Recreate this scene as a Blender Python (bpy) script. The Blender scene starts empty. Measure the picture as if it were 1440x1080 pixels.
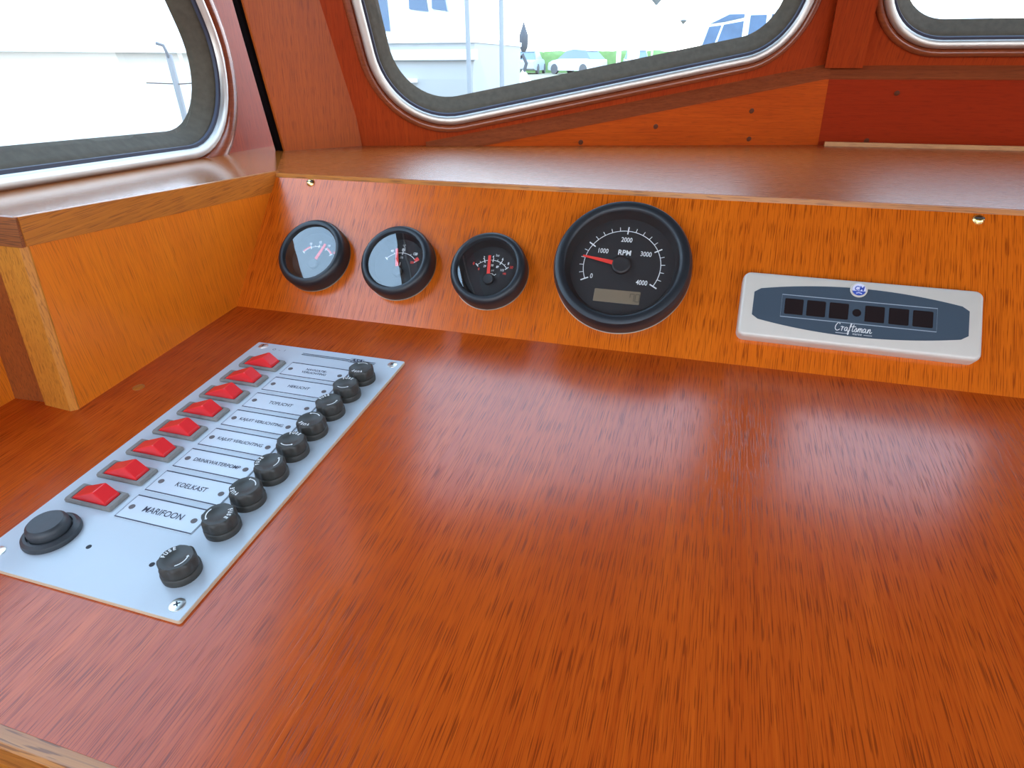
import bpy, bmesh, math, random
from mathutils import Vector, Matrix
from mathutils.geometry import tessellate_polygon
random.seed(4)
R = math.radians
scene = bpy.context.scene
COL = scene.collection

# ------------------------------------------------------------------ camera, sky, exposure
DASH_H = 0.95                      # dash height above the cabin sole
M = Matrix.Translation((0, 0, DASH_H)) @ Matrix.Rotation(R(5.0), 4, 'X')   # dash frame: x right, y forward, z off the dash
cam_d = bpy.data.cameras.new('camera')
cam = bpy.data.objects.new('camera', cam_d); COL.objects.link(cam)
cam_d.sensor_fit = 'HORIZONTAL'; cam_d.sensor_width = 36.0
cam_d.lens = 867.64 / 1440 * 36.0
cam_d.clip_start = 0.01; cam_d.clip_end = 400
cx, cy, cz = (0.9566, 0.1315, -0.2601), (0.2898, -0.5224, 0.8019), (-0.0304, -0.8425, -0.5378)
rot = Matrix(((0.9566, 0.2898, -0.0304), (0.1315, -0.5224, -0.8425), (-0.2601, 0.8019, -0.5378)))
right, down, fwd = Vector(rot[0]), Vector(rot[1]), Vector(rot[2])
cm = Matrix((right, -down, -fwd)).transposed().to_4x4()
cm.translation = Vector((0.3664, -0.3849, 0.2178))
cam.matrix_world = M @ cm
scene.camera = cam

world = bpy.data.worlds.new('overcast_sky'); scene.world = world
world.use_nodes = True
wn = world.node_tree
bg = wn.nodes['Background']
# hazy summer sky: white at the horizon, blue overhead
tcw = wn.nodes.new('ShaderNodeTexCoord'); sxyz = wn.nodes.new('ShaderNodeSeparateXYZ'); rmp = wn.nodes.new('ShaderNodeValToRGB')
wn.links.new(tcw.outputs['Generated'], sxyz.inputs[0]); wn.links.new(sxyz.outputs['Z'], rmp.inputs[0]); wn.links.new(rmp.outputs[0], bg.inputs['Color'])
rmp.color_ramp.elements[0].position = 0.0; rmp.color_ramp.elements[0].color = (1.0, 0.955, 0.93, 1)
e_ = rmp.color_ramp.elements.new(0.30); e_.color = (0.58, 0.77, 1.0, 1)
rmp.color_ramp.elements[-1].position = 1.0; rmp.color_ramp.elements[-1].color = (0.42, 0.66, 1.0, 1)
bg.inputs['Strength'].default_value = 6.0
scene.view_settings.view_transform = 'Standard'
scene.view_settings.look = 'None'
scene.view_settings.gamma = 1.0
scene.view_settings.use_curve_mapping = False
scene.view_settings.exposure = 0.0

# ------------------------------------------------------------------ materials
MATS = {}
def nodes(name):
    m = bpy.data.materials.new(name); m.use_nodes = True
    nt = m.node_tree
    return m, nt, nt.nodes['Principled BSDF']
def plain(name, col, rough=0.5, metal=0.0, spec=0.5, noise=0.0, nscale=200, bump=0.0):
    m, nt, b = nodes(name)
    b.inputs['Base Color'].default_value = (*col, 1)
    b.inputs['Roughness'].default_value = rough
    b.inputs['Metallic'].default_value = metal
    b.inputs['Specular IOR Level'].default_value = spec
    if noise or bump:
        tc = nt.nodes.new('ShaderNodeTexCoord'); n = nt.nodes.new('ShaderNodeTexNoise')
        n.inputs['Scale'].default_value = nscale; n.inputs['Detail'].default_value = 4
        nt.links.new(tc.outputs['Object'], n.inputs['Vector'])
        if noise:
            mx = nt.nodes.new('ShaderNodeMix'); mx.data_type = 'RGBA'
            mx.inputs[6].default_value = (*[c * (1 - noise) for c in col], 1)
            mx.inputs[7].default_value = (*[min(1, c * (1 + noise)) for c in col], 1)
            nt.links.new(n.outputs['Fac'], mx.inputs[0]); nt.links.new(mx.outputs[2], b.inputs['Base Color'])
        if bump:
            bp = nt.nodes.new('ShaderNodeBump'); bp.inputs['Strength'].default_value = bump
            bp.inputs['Distance'].default_value = 0.0005
            nt.links.new(n.outputs['Fac'], bp.inputs['Height']); nt.links.new(bp.outputs['Normal'], b.inputs['Normal'])
    MATS[name] = m; return m
def wood(name, light, dark, pore, axis='y', rough=0.22, pores=1.0, across=1.0, spec=0.5, coat=0.0, bump=0.15):
    """varnished mahogany: grain runs along the local axis given"""
    m, nt, b = nodes(name)
    L = nt.links.new
    tc = nt.nodes.new('ShaderNodeTexCoord')
    def mapped(sa, sl):
        mp = nt.nodes.new('ShaderNodeMapping')
        s = [sa * across] * 3; s['xyz'.index(axis)] = sl
        mp.inputs['Scale'].default_value = s
        L(tc.outputs['Object'], mp.inputs['Vector']); return mp
    def noise(sa, sl, det=3, rgh=0.5, dist=0.0):
        n = nt.nodes.new('ShaderNodeTexNoise'); n.inputs['Scale'].default_value = 1
        n.inputs['Detail'].default_value = det; n.inputs['Roughness'].default_value = rgh
        n.inputs['Distortion'].default_value = dist
        L(mapped(sa, sl).outputs[0], n.inputs['Vector']); return n
    def ramp(src, a, c, v0=0.0, v1=1.0):
        r = nt.nodes.new('ShaderNodeMapRange'); r.inputs[1].default_value = a; r.inputs[2].default_value = c
        r.inputs[3].default_value = v0; r.inputs[4].default_value = v1
        L(src.outputs[0], r.inputs[0]); return r
    def mix(fac, A, B):
        x = nt.nodes.new('ShaderNodeMix'); x.data_type = 'RGBA'
        if hasattr(fac, 'outputs'): L(fac.outputs[0], x.inputs[0])
        else: x.inputs[0].default_value = fac
        for i, q in ((6, A), (7, B)):
            if isinstance(q, tuple): x.inputs[i].default_value = (*q, 1)
            else: L(q.outputs[2], x.inputs[i])
        return x
    mid = tuple(0.5 * (p + q) for p, q in zip(light, dark))
    broad = ramp(noise(28, 2.2, 4, 0.6, 0.4), 0.32, 0.68)
    fib = ramp(noise(600, 9, 4, 0.65), 0.3, 0.7)
    por = ramp(noise(1900, 55, 1, 0.4), 0.57, 0.64, 0.0, 0.85 * pores)
    por2 = ramp(noise(1400, 18, 2, 0.5), 0.55, 0.68, 0.0, 0.50 * pores)
    c1 = mix(broad, light, mid)
    fibm = ramp(fib, 0, 1, 0.0, 0.65)
    c2 = mix(fibm, c1, dark)
    c3 = mix(por2, c2, pore)
    c4 = mix(por, c3, pore)
    L(c4.outputs[2], b.inputs['Base Color'])
    rr = ramp(por, 0, 1, rough, rough + 0.06)
    L(rr.outputs[0], b.inputs['Roughness'])
    b.inputs['Specular IOR Level'].default_value = spec
    b.inputs['Coat Weight'].default_value = coat; b.inputs['Coat Roughness'].default_value = 0.08
    bp = nt.nodes.new('ShaderNodeBump'); bp.invert = True
    bp.inputs['Strength'].default_value = bump; bp.inputs['Distance'].default_value = 0.0002
    L(por.outputs[0], bp.inputs['Height']); L(bp.outputs['Normal'], b.inputs['Normal'])
    MATS[name] = m; return m
def thin_glass(name, tint=(1, 1, 1), rough=0.0, ior=1.5):
    m = bpy.data.materials.new(name); m.use_nodes = True
    nt = m.node_tree; nt.nodes.remove(nt.nodes['Principled BSDF'])
    out = nt.nodes['Material Output']
    fr = nt.nodes.new('ShaderNodeFresnel'); fr.inputs['IOR'].default_value = ior
    tr = nt.nodes.new('ShaderNodeBsdfTransparent'); tr.inputs['Color'].default_value = (*tint, 1)
    gl = nt.nodes.new('ShaderNodeBsdfGlossy'); gl.inputs['Roughness'].default_value = rough
    mx = nt.nodes.new('ShaderNodeMixShader')
    # a sheet reflects once, on the face it is entered by
    ge = nt.nodes.new('ShaderNodeNewGeometry'); mu = nt.nodes.new('ShaderNodeMath'); mu.operation = 'SUBTRACT'; mu.use_clamp = True
    nt.links.new(fr.outputs[0], mu.inputs[0]); nt.links.new(ge.outputs['Backfacing'], mu.inputs[1])
    nt.links.new(mu.outputs[0], mx.inputs[0]); nt.links.new(tr.outputs[0], mx.inputs[1])
    nt.links.new(gl.outputs[0], mx.inputs[2]); nt.links.new(mx.outputs[0], out.inputs[0])
    MATS[name] = m; return m

PORE = (0.035, 0.008, 0.003)
wood('dash_wood', (0.66, 0.108, 0.008), (0.40, 0.042, 0.004), (0.12, 0.014, 0.002), 'y', 0.19, 0.7, 1.15, spec=0.40)
wood('panel_wood', (0.74, 0.155, 0.008), (0.53, 0.088, 0.005), (0.19, 0.024, 0.002), 'y', 0.22, 0.8)
wood('side_wood', (0.80, 0.215, 0.010), (0.65, 0.140, 0.006), (0.30, 0.055, 0.004), 'z', 0.3, 0.5)
wood('edge_wood', (0.62, 0.21, 0.026), (0.36, 0.10, 0.012), (0.20, 0.05, 0.010), 'y', 0.3, 0.7, 0.9)
wood('edge_wood_x', (0.60, 0.24, 0.045), (0.34, 0.10, 0.018), (0.13, 0.034, 0.010), 'x', 0.3, 0.8, 0.7)
wood('brown_edge_wood', (0.36, 0.11, 0.026), (0.22, 0.055, 0.014), (0.10, 0.03, 0.010), 'x', 0.35, 0.8, 0.8)
wood('post_wood', (0.64, 0.24, 0.030), (0.44, 0.14, 0.014), (0.24, 0.07, 0.010), 'z', 0.42, 0.6, 0.7, spec=0.3)
wood('dark_panel_wood', (0.36, 0.09, 0.018), (0.22, 0.045, 0.010), (0.10, 0.02, 0.006), 'z', 0.3, 0.6)
wood('shelf_wood', (0.42, 0.105, 0.013), (0.29, 0.058, 0.008), (0.14, 0.03, 0.006), 'x', 0.27, 0.35, bump=0.03)
wood('ledge_wood', (0.46, 0.13, 0.016), (0.32, 0.075, 0.010), (0.16, 0.04, 0.008), 'y', 0.14, 0.3, spec=0.6, bump=0.02)
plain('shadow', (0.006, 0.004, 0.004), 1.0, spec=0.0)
wood('wall_wood', (0.46, 0.060, 0.009), (0.29, 0.028, 0.006), (0.13, 0.016, 0.005), 'y', 0.36, 0.4, 0.5, spec=0.16, bump=0.05)
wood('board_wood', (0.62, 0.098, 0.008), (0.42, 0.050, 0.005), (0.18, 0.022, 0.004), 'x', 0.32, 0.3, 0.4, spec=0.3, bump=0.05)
wood('red_board_wood', (0.42, 0.036, 0.007), (0.31, 0.022, 0.005), (0.15, 0.012, 0.004), 'x', 0.32, 0.3, 0.4, spec=0.3, bump=0.05)  # board_wood made darker and redder, the shade of its facing in the colour
wood('pillar_wood', (0.52, 0.105, 0.011), (0.34, 0.055, 0.007), (0.15, 0.022, 0.005), 'y', 0.36, 0.45, 0.5, spec=0.35, bump=0.05)
wood('trim_wood', (0.32, 0.072, 0.022), (0.20, 0.040, 0.014), (0.1, 0.02, 0.008), 'x', 0.2, 0.3, 0.5, spec=0.7, bump=0.03)
wood('batten_wood', (0.62, 0.27, 0.075), (0.46, 0.17, 0.04), (0.25, 0.08, 0.02), 'x', 0.4, 0.4, 0.5)
plain('plug', (0.12, 0.028, 0.010), 0.4, noise=0.3, nscale=600)
plain('aluminium', (0.74, 0.71, 0.65), 0.45, 0.9, noise=0.06, nscale=90)
plain('gasket', (0.095, 0.080, 0.056), 0.8, noise=0.35, nscale=140, bump=0.3)
plain('gasket_lip', (0.035, 0.035, 0.060), 0.6)
plain('brass', (0.80, 0.60, 0.24), 0.25, 1.0)
plain('rubber', (0.014, 0.016, 0.019), 0.42, noise=0.15, nscale=400)
plain('dial', (0.012, 0.012, 0.013), 0.7)
plain('dial_hub', (0.018, 0.018, 0.019), 0.5)
plain('print_white', (0.78, 0.76, 0.72), 0.6)
plain('print_red', (0.80, 0.045, 0.030), 0.5)
plain('lcd', (0.21, 0.155, 0.10), 0.35)
plain('lcd_ink', (0.10, 0.08, 0.05), 0.4)
plain('chrome_rim', (0.36, 0.30, 0.22), 0.45, 1.0)
plain('panel_white', (0.53, 0.575, 0.61), 0.32, noise=0.02, nscale=60)
plain('panel_edge', (0.62, 0.46, 0.30), 0.5)
plain('label_white', (0.62, 0.66, 0.70), 0.25)
plain('ink', (0.018, 0.020, 0.045), 0.5)
plain('label_hole', (0.12, 0.095, 0.090), 0.5)
plain('black_hole', (0.008, 0.008, 0.012), 0.6)
plain('switch_rim', (0.22, 0.205, 0.185), 0.5, noise=0.25, nscale=500)
m, nt, b = nodes('rocker_red'); MATS['rocker_red'] = m
b.inputs['Base Color'].default_value = (0.85, 0.032, 0.036, 1); b.inputs['Roughness'].default_value = 0.16
b.inputs['Subsurface Weight'].default_value = 0.0; b.inputs['Specular IOR Level'].default_value = 0.6
plain('fuse_black', (0.038, 0.035, 0.028), 0.5, noise=0.3, nscale=300)
plain('button_black', (0.034, 0.038, 0.042), 0.45, noise=0.3, nscale=250)
plain('steel', (0.70, 0.68, 0.62), 0.3, 1.0)
plain('unit_silver', (0.64, 0.565, 0.475), 0.38, 0.1, noise=0.03, nscale=120)
plain('unit_blue', (0.050, 0.070, 0.092), 0.45)
plain('unit_line', (0.36, 0.40, 0.43), 0.5)
plain('unit_window', (0.014, 0.008, 0.008), 0.35)
plain('badge_white', (0.70, 0.68, 0.80), 0.4)
plain('badge_blue', (0.040, 0.085, 0.40), 0.4)
thin_glass('gauge_glass', (1, 1, 1), 0.0, 2.10)
thin_glass('window_glass', (0.97, 0.99, 0.98), 0.0, 1.5)
# outside
plain('gelcoat', (0.80, 0.81, 0.82), 0.4)
plain('gelcoat_grey', (0.42, 0.41, 0.395), 0.6, noise=0.05, nscale=2)
plain('gelcoat_pale', (0.84, 0.84, 0.83), 0.5)  # near-white gelcoat in one even tone
plain('boat_window', (0.09, 0.13, 0.19), 0.4)
plain('blue_window', (0.055, 0.095, 0.165), 0.4, noise=0.5, nscale=3)
plain('hedge_green', (0.165, 0.27, 0.095), 0.9, noise=0.3, nscale=3)
plain('gravel', (0.27, 0.235, 0.155), 0.95, noise=0.15, nscale=2)
plain('car_white', (0.55, 0.56, 0.58), 0.3)
plain('car_silver', (0.40, 0.42, 0.46), 0.4)
plain('car_glass', (0.15, 0.20, 0.25), 0.4)
plain('tyre', (0.12, 0.12, 0.13), 0.8)
plain('post_grey', (0.17, 0.175, 0.185), 0.5)
plain('dark_gear', (0.05, 0.05, 0.055), 0.7)
plain('rope_brown', (0.15, 0.12, 0.10), 0.8)
plain('pale_steel', (0.30, 0.31, 0.32), 0.5)
plain('lantern_grey', (0.09, 0.09, 0.10), 0.7)
plain('sole', (0.10, 0.04, 0.018), 0.5, noise=0.2, nscale=20)
plain('headliner', (0.22, 0.12, 0.06), 0.6)

# ------------------------------------------------------------------ mesh helpers
class MB:
    def __init__(s): s.v, s.f = [], []
    def add(s, v, f):
        o = len(s.v); s.v += [tuple(p) for p in v]; s.f += [tuple(i + o for i in q) for q in f]; return s
    def prism(s, poly, z0, z1, holes=()):
        loops = [list(poly)] + [list(h) for h in holes]
        flat = [p for l in loops for p in l]; n = len(flat)
        tris = tessellate_polygon([[Vector((p[0], p[1], 0)) for p in l] for l in loops])
        v = [(p[0], p[1], z1) for p in flat] + [(p[0], p[1], z0) for p in flat]
        f = []
        for t in tris:
            a, b_, c = [Vector(flat[i]).to_2d() for i in t]
            if (b_ - a).cross(c - a) < 0: t = (t[0], t[2], t[1])
            f.append(tuple(t)); f.append((t[2] + n, t[1] + n, t[0] + n))
        o = 0
        for li, l in enumerate(loops):
            k = len(l)
            area = sum(l[i][0] * l[(i + 1) % k][1] - l[(i + 1) % k][0] * l[i][1] for i in range(k))
            ccw = (area > 0) != (li > 0)
            for i in range(k):
                a, b_ = o + i, o + (i + 1) % k
                f.append((a + n, b_ + n, b_, a) if ccw else (a, b_, b_ + n, a + n))
            o += k
        return s.add(v, f)
    def box(s, x0, x1, y0, y1, z0, z1):
        return s.prism([(x0, y0), (x1, y0), (x1, y1), (x0, y1)], z0, z1)
    def loft(s, loops, cap0=True, cap1=True, closed=False):
        n = len(loops[0]); v = [p for l in loops for p in l]; f = []
        for j in range(len(loops) - (0 if closed else 1)):
            a0, b0 = j * n, ((j + 1) % len(loops)) * n
            for i in range(n):
                k = (i + 1) % n
                f.append((a0 + i, a0 + k, b0 + k, b0 + i))
        if not closed:
            if cap0: f.append(tuple(reversed(range(n))))
            if cap1: f.append(tuple(range(len(v) - n, len(v))))
        return s.add(v, f)
    def lathe(s, prof, n=48, c=(0, 0), cap0=False, cap1=False):
        loops = [[(c[0] + r * math.cos(2 * math.pi * i / n), c[1] + r * math.sin(2 * math.pi * i / n), z) for i in range(n)] for r, z in prof]
        return s.loft(loops, cap0, cap1)
    def rbox(s, x0, x1, y0, y1, z0, z1, r=0.002, e=0.0008, seg=5):
        def lp(d, z): return [(p[0], p[1], z) for p in rrect(x0 + d, x1 - d, y0 + d, y1 - d, max(r - d, 1e-5), seg)]
        return s.loft([lp(0, z0), lp(0, z1 - e), lp(e * .3, z1 - e * .3), lp(e, z1)])
    def ribbon(s, pts, w, z, closed=False):
        n = len(pts); L_, R_ = [], []
        for i in range(n):
            a = Vector(pts[(i - 1) % n] if closed or i else pts[0]); c = Vector(pts[(i + 1) % n] if closed or i < n - 1 else pts[-1])
            d = (c - a); d = d.normalized() if d.length > 0 else Vector((1, 0)); nn = Vector((-d.y, d.x)) * w / 2
            p = Vector(pts[i]); L_.append((*(p + nn), z)); R_.append((*(p - nn), z))
        f = []
        for i in range(n if closed else n - 1):
            k = (i + 1) % n; f.append((i, n + i, n + k, k))
        return s.add(L_ + R_, f)
    def tube(s, pts, r, n=10, caps=True):
        pts = [Vector(p) for p in pts]; loops = []
        for i, p in enumerate(pts):
            d = (pts[min(i + 1, len(pts) - 1)] - pts[max(i - 1, 0)]).normalized()
            u = d.orthogonal().normalized() if i == 0 else (u - d * u.dot(d)).normalized()
            w = d.cross(u); rr = r[i] if isinstance(r, (list, tuple)) else r
            loops.append([p + (u * math.cos(t) + w * math.sin(t)) * rr for t in (2 * math.pi * k / n for k in range(n))])
        return s.loft(loops, caps, caps)
    def build(s, name, mat, parent=None, frame=None, smooth=35):
        me = bpy.data.meshes.new(name); me.from_pydata(s.v, [], s.f)
        bm = bmesh.new(); bm.from_mesh(me)
        bmesh.ops.recalc_face_normals(bm, faces=bm.faces); bm.to_mesh(me); bm.free()
        me.materials.append(MATS[mat])
        if smooth: me.shade_smooth(); me.set_sharp_from_angle(angle=R(smooth))
        o = bpy.data.objects.new(name, me); COL.objects.link(o)
        if parent: o.parent = parent
        elif frame is not None: o.matrix_world = frame
        return o
def rrect(x0, x1, y0, y1, r, seg=6):
    out = []
    for cx_, cy_, a in ((x1 - r, y1 - r, 0), (x0 + r, y1 - r, 90), (x0 + r, y0 + r, 180), (x1 - r, y0 + r, 270)):
        for i in range(seg + 1):
            t = R(a + 90 * i / seg); out.append((cx_ + r * math.cos(t), cy_ + r * math.sin(t)))
    return out
def rpoly(corners, radii, d=0.0, seg=14):
    """rounded convex CCW polygon, offset outward by d (concentric fillets)"""
    n = len(corners); out = []
    for i in range(n):
        p, a, c = Vector(corners[i]), Vector(corners[i - 1]), Vector(corners[(i + 1) % n]); r = radii[i]
        d0, d1 = (p - a).normalized(), (c - p).normalized()
        n0, n1 = Vector((d0.y, -d0.x)), Vector((d1.y, -d1.x))
        cen = p - (n0 + n1) * r / (1 + n0.dot(n1))
        a0 = math.atan2(n0.y, n0.x); da = math.atan2(n0.cross(n1), n0.dot(n1))
        for k in range(seg + 1):
            t = a0 + da * k / seg; out.append((cen.x + (r + d) * math.cos(t), cen.y + (r + d) * math.sin(t)))
    return out
def circ(x, y, r, n=20): return [(x + r * math.cos(2 * math.pi * i / n), y + r * math.sin(2 * math.pi * i / n)) for i in range(n)]
def arc(x, y, r, a0, a1, n=24): return [(x + r * math.cos(R(a0 + (a1 - a0) * i / n)), y + r * math.sin(R(a0 + (a1 - a0) * i / n))) for i in range(n + 1)]
def frame(O, ex, ey, ez):
    m_ = Matrix((Vector(ex), Vector(ey), Vector(ez))).transposed().to_4x4(); m_.translation = Vector(O); return m_
def tag(o, label=None, cat=None, group=None, kind=None):
    if label: o['label'] = label
    if cat: o['category'] = cat
    if group: o['group'] = group
    if kind: o['kind'] = kind
    return o
def thing(name, fr, label=None, cat=None, group=None, kind=None):
    o = bpy.data.objects.new(name, None); COL.objects.link(o); o.empty_display_size = 0.02
    o.matrix_world = fr; return tag(o, label, cat, group, kind)
def struct(o): return tag(o, kind='structure')
def text_geo(txt, size, sx=1.0, shear=0.0, bold=0.0):
    cu = bpy.data.curves.new('t', 'FONT'); cu.body = txt; cu.size = size; cu.align_x = 'CENTER'; cu.align_y = 'CENTER'
    cu.shear = shear; cu.offset = bold; cu.resolution_u = 3
    ob = bpy.data.objects.new('t', cu); COL.objects.link(ob)
    dg = bpy.context.evaluated_depsgraph_get(); me = ob.evaluated_get(dg).to_mesh()
    v = [(p.co.x * sx, p.co.y) for p in me.vertices]; f = [tuple(q.vertices) for q in me.polygons]
    ob.evaluated_get(dg).to_mesh_clear(); bpy.data.objects.remove(ob); bpy.data.curves.remove(cu)
    return v, f
TEXT_CACHE = {}
def put_text(mb, txt, size, x, y, z, sx=1.0, ang=0.0, shear=0.0, bold=0.0):
    key = (txt, size, sx, shear, bold)
    if key not in TEXT_CACHE: TEXT_CACHE[key] = text_geo(txt, size, sx, shear, bold)
    v, f = TEXT_CACHE[key]; c, s = math.cos(R(ang)), math.sin(R(ang))
    return mb.add([(x + p[0] * c - p[1] * s, y + p[0] * s + p[1] * c, z) for p in v], f)

# ------------------------------------------------------------------ frames fixed by the joinery
AL = 0.7643                                            # slope of the instrument panel against the dash
F_DASH = M
EB, NB = (0, math.cos(AL), math.sin(AL)), (0, -math.sin(AL), math.cos(AL))
F_BACK = M @ frame((0, 0, 0), (1, 0, 0), EB, NB)       # x, up the slope, out of the slope
TY, TZ = 0.127 * math.cos(AL), 0.127 * math.sin(AL)
SD = Vector((0, 0.9914, -0.131)); SN = Vector((0, 0.131, 0.9914))
F_SHELF = M @ frame((0, TY, TZ), (1, 0, 0), SD, SN)    # x, forward along the shelf, up
def wall_frame(O, e1, e2, n): return M @ frame(O, e1, e2, n)
F_LEFT = wall_frame((-0.114, -0.0667, 0.1088), (-0.167, 0.9775, -0.1292), (-0.0608, 0.1205, 0.9908), (0.9841, 0.1733, 0.0393))
F_MID = wall_frame((-0.0561, 0.3881, 0.0487), (0.9014, 0.4292, -0.0569), (0.1134, -0.1073, 0.9877), (0.4178, -0.8968, -0.1454))
F_RIGHT = wall_frame((0.515, 0.66, 0.0127), (0.9988, 0.049, -0.0061), (0.0161, -0.2048, 0.9787), (0.0467, -0.9776, -0.2053))
pa, pb = Vector((-0.1218, 0.2795, 0.0631)), Vector((-0.0732, 0.3809, 0.0497))
pe1 = (pb - pa).normalized(); pn = pe1.cross(Vector((-0.06, -0.167, 1))).normalized()
F_PIL = M @ frame(pa, pe1, pn.cross(pe1), pn)

# ------------------------------------------------------------------ wheelhouse shell
def window(name, fr, corners, radii, molding, wood_mat):
    """recessed pane in a rubber gasket, aluminium frame and rounded wooden surround"""
    w = struct(thing(name, fr))
    def lp(d, z): return [(p[0], p[1], z) for p in rpoly(corners, radii, d)]
    g = 0.014; dep = 0.016
    MB().loft([lp(-g - .004, -dep - .004), lp(-g, -dep + .001), lp(-g * .55, -dep * .55), lp(-.002, -.001), lp(0.002, -.001), lp(.002, -dep - .006)], False, False).build('gasket', 'gasket', w, smooth=60)
    MB().loft([lp(-.0035, -.001), lp(-.003, .002), lp(0.0, .0025), lp(.001, 0)], False, False).build('gasket_lip', 'gasket_lip', w, smooth=60)
    MB().loft([lp(-.0005, 0), lp(0, .004), lp(.002, .0062), lp(.0060, .0072), lp(.0092, .006), lp(.0106, .002), lp(.0106, -.001)], False, False).build('frame', 'aluminium', w, smooth=60)
    MB().loft([lp(.0114, -.001), lp(.0117, .004), lp(.0135, .006), lp(.0135 + (molding - .0135) * .6, .006), lp(molding - .001, .004), lp(molding, 0), lp(molding, -.001)], False, False).build('surround', wood_mat, w, smooth=60)
    pts = rpoly(corners, radii, -g - .001)
    MB().prism(pts, -dep - .004, -dep).build('pane', 'window_glass', w, smooth=0)
    return w
mm = lambda L: [(x / 1000, y / 1000) for x, y in L]
C_LEFT = mm([(-430, 10), (361, 10), (155, 500), (-430, 500)]); R_LEFT = (.06, .088, .06, .06)
C_MID = mm([(19, 22), (558, 131), (470, 560), (-72, 520)]); R_MID = (.090, .076, .06, .06)
C_RIGHT = mm([(38, 139), (352, 139), (345, 620), (10, 620)]); R_RIGHT = (.080, .08, .06, .06)
window('window_1', F_LEFT, C_LEFT, R_LEFT, .032, 'trim_wood')
window('window_2', F_MID, C_MID, R_MID, .021, 'trim_wood')
window('window_3', F_RIGHT, C_RIGHT, R_RIGHT, .021, 'trim_wood')
TH = -0.03
H1 = 0.72
struct(MB().prism(mm([(-1150, -75), (466, -75), (462, -60), (220, 720), (-1150, 720)]), TH, 0, [rpoly(C_LEFT, R_LEFT, .002), rrect(-1.05, -.55, .03, .5, .06)]).build('wall_left', 'wall_wood', frame=F_LEFT))
struct(MB().prism(mm([(60, -960), (760, -960), (630, -40), (490, 720), (-135, 720), (-45, -40)]), TH, 0, [rpoly(C_MID, R_MID, .002)]).build('wall_front_left', 'wall_wood', frame=F_MID))
struct(MB().prism(mm([(60, -960), (720, -960), (720, 740), (-40, 740), (-10, -40)]), TH, 0, [rpoly(C_RIGHT, R_RIGHT, .002)]).build('wall_front_right', 'wall_wood', frame=F_RIGHT))
W0 = Matrix.Translation((0, 0, 0))
def vwall(name, a, b_, z1, holes, mat='wall_wood'):
    a, b_ = Vector((*a, 0)), Vector((*b_, 0)); e = (b_ - a).normalized(); n = e.cross(Vector((0, 0, 1))); L_ = (b_ - a).length
    return struct(MB().prism([(0, 0), (L_, 0), (L_, z1), (0, z1)], -.03, 0, holes).build(name, mat, frame=frame(a, e, (0, 0, 1), n)))
vwall('wall_starboard_front', (1.23, .68), (1.62, .15), 1.75, [rrect(.06, .56, 1.05, 1.58, .06)])
vwall('wall_starboard', (1.62, .15), (1.62, -1.25), 1.75, [rrect(.50, 1.30, 1.04, 1.60, .08)])
vwall('wall_port_lower', (-.20, -1.25), (-.20, 1.0), .92, [])
vwall('wall_aft', (1.62, -1.25), (.02, -1.25), 1.75, [rrect(.10, .76, 1.02, 1.62, .06), rrect(.84, 1.50, .40, 1.64, .05)])
struct(MB().box(-.45, 1.75, -1.35, 1.1, -.03, 0).build('floor', 'sole', frame=W0))
struct(MB().prism([(-.16, -1.30), (1.68, -1.30), (1.68, .16), (1.26, .66), (.52, .64), (-.12, .30), (-.26, .16)], 1.70, 1.74).build('ceiling', 'headliner', frame=W0))

# corner pillar boards
p_ = struct(thing('trim_1', F_PIL))
MB().prism([(0.002, -.03), (.1125, -.03), (-.035, .73), (-.148, .73)], -.014, 0.0).build('pillar_board', 'pillar_wood', p_, smooth=0)
MB().prism([(-.0020, -.03), (.002, -.03), (-.148, .73), (-.1515, .73)], -.016, -.0045).build('shadow_gap', 'shadow', p_, smooth=0)  # solid near-black strip, painted as the shade inside the gap
MB().prism([(.1125, -.03), (.130, -.03), (.028, .73), (-.035, .73)], -.03, -.010).build('pillar_fillet', 'wall_wood', p_, smooth=0)
p_ = struct(thing('trim_2', F_RIGHT))
MB().prism([(-.020, .1085), (.0262, .1085), (-.012, .72), (-.062, .72)], -.002, .012).build('corner_post', 'wall_wood', p_, smooth=0)
# lower boards with their bevelled caps
def cap_strip(mb, a, b_, h, d, lip=.002):
    a, b_ = Vector(a), Vector(b_)
    v = [(a.x, a.y, 0), (a.x, a.y - h * .35, d * .55), (a.x, a.y - h, d + lip), (a.x, a.y - h - .003, d + lip), (a.x, a.y - h - .003, 0)]
    w = [(b_.x, p[1] - a.y + b_.y, p[2]) for p in v]
    return mb.loft([v, w])
p_ = struct(thing('trim_3', F_MID))
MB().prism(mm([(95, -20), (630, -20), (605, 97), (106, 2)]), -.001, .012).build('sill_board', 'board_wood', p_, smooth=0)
cap_strip(MB(), (.060, .005), (.606, .108), .012, .012).build('sill_cap', 'trim_wood', p_, smooth=0)
for x, y in ((.373, .029), (.507, .050), (.515, .012), (.27, .008)):
    MB().lathe([(.0034, .0120), (.0034, .0126), (.0024, .0128)], 16, (x, y), cap1=True).build('screw_plug', 'plug', p_)
p_ = struct(thing('trim_4', F_RIGHT))
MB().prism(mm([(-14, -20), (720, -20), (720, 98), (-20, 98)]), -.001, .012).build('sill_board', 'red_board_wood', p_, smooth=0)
cap_strip(MB(), (-.022, .108), (.720, .108), .010, .012).build('sill_cap', 'trim_wood', p_, smooth=0)
for x, y in ((.078, .077), (.060, .012), (.30, .05), (.33, .012)):
    MB().lathe([(.0034, .0120), (.0034, .0126), (.0024, .0128)], 16, (x, y), cap1=True).build('screw_plug', 'plug', p_)

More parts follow.
